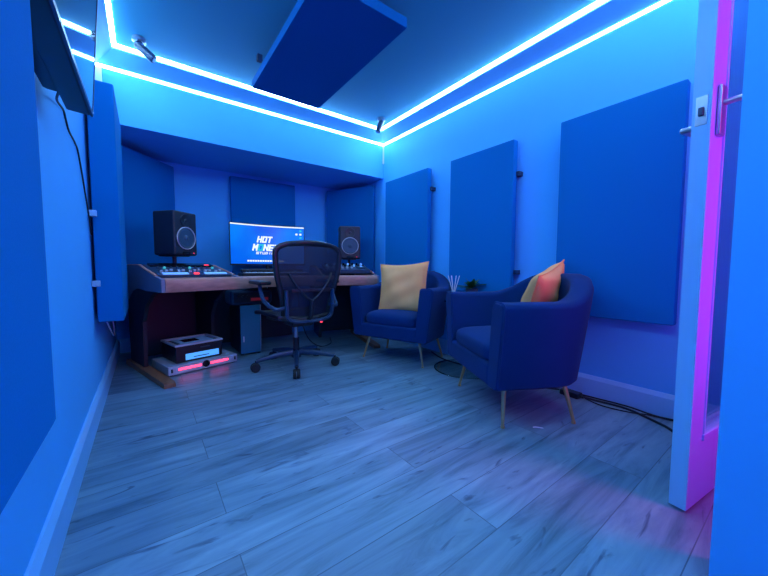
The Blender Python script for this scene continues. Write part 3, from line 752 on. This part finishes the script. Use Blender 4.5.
cushion('square mustard cushion propped upright in the farther armchair', (1.772, 2.130, .603), (R(-14), R(-3), FRZ+R(8)), .225)
cushion('mustard cushion standing on its corner in the nearer armchair', (1.850, .970, .588), (R(-20), R(12), NRZ+R(-52)), .215, .078)

# ------------------------------------------------------------------ side table with plant and reed diffuser
tb = thing('side_table', 'round clear glass side table between the two armchairs', 'side table', (1.965, 1.60, 0))
MB().lathe([(0, 0), (.232, 0), (.236, .004), (.232, .008), (0, .008)], 56).build('base_disc', M['acrylic'], tb)
MB().tube([(.235*math.cos(2*PI*k/56), .235*math.sin(2*PI*k/56), .006) for k in range(56)], .004, 6, closed=True).build('base_rim', M['acrylic'], tb)
MB().tube([(0, 0, .008), (0, 0, .52)], .016, 16).build('column', M['acrylic'], tb)
MB().lathe([(0, .52), (.166, .52), (.17, .525), (.166, .53), (0, .53)], 56).build('tabletop', M['acrylic'], tb)
pl = thing('potted_plant', 'small dark green plant in a pot on the glass side table', 'plant', (2.025, 1.60, .5305))
MB().lathe([(0, 0), (.038, 0), (.048, .09), (.044, .09), (.040, .08), (0, .08)], 24).build('pot', M['pot'], pl)
for i in range(46):
    a = random.uniform(0, 2*PI); l = random.uniform(.07, .12); el = random.uniform(.35, 1.25); w = random.uniform(.012, .02)
    c, s = math.cos(a), math.sin(a); pts = []
    b = MB(); vs = []
    for k in range(6):
        t = k/5; r = l*t*math.cos(el)*(1+.2*t); z = .095+l*t*math.sin(el)-.03*t*t; ww = w*math.sin(PI*min(1, .12+t*.88))**.8
        vs.append((b.bm.verts.new((c*r-s*ww, s*r+c*ww, z)), b.bm.verts.new((c*r, s*r, z-.003)), b.bm.verts.new((c*r+s*ww, s*r-c*ww, z))))
    for A, B in zip(vs, vs[1:]):
        b.bm.faces.new((A[0], A[1], B[1], B[0])); b.bm.faces.new((A[1], A[2], B[2], B[1]))
    b.build('leaf', M['green'], pl)
rd_ = thing('reed_diffuser', 'reed diffuser with thin white sticks beside the plant on the side table', 'reed diffuser', (1.880, 1.655, .5305))
MB().lathe([(0, 0), (.030, 0), (.032, .01), (.032, .05), (.014, .062), (.014, .075), (0, .075)], 24).build('bottle', M['paper'], rd_)
for i in range(8):
    a = 2*PI*i/8+.3; e = .045
    MB().tube([(0, 0, .04), (math.cos(a)*e, math.sin(a)*e, .19)], .0022, 6).build('reed', M['white'], rd_)

# ------------------------------------------------------------------ glazed door, slightly ajar, hinged at the right wall
dr = thing('door_1', 'white glazed door standing ajar at the right, magenta-lit on its outer face', 'door', (2.112, .112, 0), math.atan2(.218-.112, 1.358-2.112))
dr['kind'] = 'structure'
# local x runs from hinge to latch edge; the outer (hall) face is at +y after the turn, inner at -y
DL = math.hypot(2.112-1.358, .218-.112); DT = .044
def st(b): return b
b = MB()
b.box((DL-.098, -DT, .008), (DL, 0, 1.99)); b.box((0, -DT, .008), (.115, 0, 1.99))
b.box((.115, -DT, .008), (DL-.098, 0, .225)); b.box((.115, -DT, 1.87), (DL-.098, 0, 1.99))
b.build('frame', M['door'], dr, smooth=False)
b = MB()
for yy in (-.004, -DT-.006+.010-.006):
    b.box((.103, yy, .216), (DL-.092, yy+.010, .238), .003)
    b.box((DL-.104, yy, .22), (DL-.096, yy+.008, 1.88), .002)
b.build('glazing_bead', M['door'], dr)
MB().box((.108, -DT/2-.003, .218), (DL-.092, -DT/2+.003, 1.88)).build('glass_pane', M['glass'], dr, smooth=False)
hz = 1.255
hp = MB().box((DL-.072, 0, hz-.075), (DL-.034, .012, hz+.072), .004).build('outer_handle', M['chrome'], dr)
MB().tube(bez([(DL-.053, .008, hz+.020), (DL-.053, .050, hz+.020), (DL-.070, .057, hz+.021), (DL-.18, .056, hz+.024)], 6), .0085, 12).build('lever', M['chrome'], hp)
hp2 = MB().box((DL-.095, -DT-.012, hz-.075), (DL-.060, -DT, hz+.072), .004).build('inner_handle', M['chrome'], dr)
MB().tube(bez([(DL-.065, -DT-.008, hz-.028), (DL-.065, -DT-.038, hz-.026), (DL-.08, -DT-.045, hz-.024), (DL-.18, -DT-.044, hz-.018)], 6), .0085, 12).build('lever', M['chrome'], hp2)
MB().box((DL-.002, -DT+.008, hz-.045), (DL+.002, -.008, hz+.040), .001).build('latch_plate', M['chrome'], dr)
MB().box((DL, -DT+.016, hz-.018), (DL+.010, -.016, hz+.006), .002).build('latch_bolt', M['frameblue'], dr)

# ------------------------------------------------------------------ cables along the right wall
ps = thing('power_brick', 'black power adapter block on the floor by the right wall, behind the near armchair', 'power adapter', (2.07, .875, 0), R(85))
MB().box((-.055, -.03, 0), (.055, .03, .032), .006).build('casing', M['black'], ps)
MB().tube([(-.075, 0, .014), (-.05, 0, .014)], .006, 8).build('strain_relief', M['rubber'], ps)
cg = 'black cables along the right skirting board'
cable('floor_cable', 'thick black cable from the power adapter along the right wall towards the door', [(2.07, .81, .016), (2.10, .74, .006), (2.115, .64, .006), (2.10, .56, .006), (2.03, .42, .006), (1.97, .34, .006), (2.06, .24, .006), (2.12, .17, .006)], .0065, group=cg)
cable('floor_cable', 'thin black cable hugging the right skirting board above the thicker one', [(2.09, 1.35, .006), (2.06, 1.1, .006), (2.11, .93, .006), (2.135, .76, .007), (2.12, .6, .018), (2.135, .46, .006), (2.12, .30, .04), (2.145, .22, .10)], .0045, group=cg)
cable('floor_cable', 'black cable from behind the near armchair to the power adapter', [(1.98, 1.5, .006), (2.03, 1.25, .006), (2.045, 1.05, .008), (2.075, .945, .016)], .005, group=cg)
cable('floor_cable', 'black cable curving along the floor behind the far armchair', [(2.10, 2.1, .006), (2.02, 1.9, .006), (2.0, 1.7, .012), (2.05, 1.5, .006), (2.10, 1.35, .006)], .005, group=cg)
cable('floor_cable', 'thin black cable lying on the floor in front of the thicker one, nearest the door', [(2.085, .80, .005), (2.05, .70, .005), (2.075, .58, .005), (2.12, .50, .005), (2.14, .40, .005)], .0035, group=cg)
sc = MB().tube(bez([(1.50, .80, .003), (1.515, .79, .003), (1.53, .765, .003)]), .0025, 6).build('paper_scrap', M['white'])
tag(sc, 'tiny curled white scrap on the floor under the near armchair', 'scrap')

# ------------------------------------------------------------------ lights
def area(name, loc, rot, sx, sy, col, pw):
    l = bpy.data.lights.new(name, 'AREA'); l.shape = 'RECTANGLE'; l.size = sx; l.size_y = sy; l.color = col; l.energy = pw
    o = bpy.data.objects.new(name, l); COL.objects.link(o); o.location = loc; o.rotation_euler = rot; return o
# magenta light in the hallway outside the door
area('hall_lamp', (1.50, -.32, 1.15), (R(90), 0, 0), .25, 1.7, (1, .02, .50), 13)

w = bpy.data.worlds.new('World'); S.world = w; w.use_nodes = True
w.node_tree.nodes['Background'].inputs['Color'].default_value = (.05, .2, .6, 1); w.node_tree.nodes['Background'].inputs['Strength'].default_value = .02

# ------------------------------------------------------------------ camera
yaw, pit, rol = R(36.44), R(3.608), R(-.177)
f = Vector((math.sin(yaw)*math.cos(pit), math.cos(yaw)*math.cos(pit), -math.sin(pit)))
rt = Vector((math.cos(yaw), -math.sin(yaw), 0)); dn = f.cross(rt)
right = rt*math.cos(rol)+dn*math.sin(rol); down = -rt*math.sin(rol)+dn*math.cos(rol)
cam = bpy.data.cameras.new('Camera'); co = bpy.data.objects.new('Camera', cam); COL.objects.link(co)
cam.sensor_width = 36; cam.lens = 322.857/768*36; cam.clip_start = .02
mw = Matrix.Identity(4)
for i in range(3): mw[i][0] = right[i]; mw[i][1] = -down[i]; mw[i][2] = -f[i]
mw[0][3], mw[1][3], mw[2][3] = 0, 0, .78
co.matrix_world = mw
S.camera = co
S.view_settings.view_transform = 'Standard'; S.view_settings.look = 'None'; S.view_settings.gamma = 1; S.view_settings.use_curve_mapping = False
S.view_settings.exposure = 0
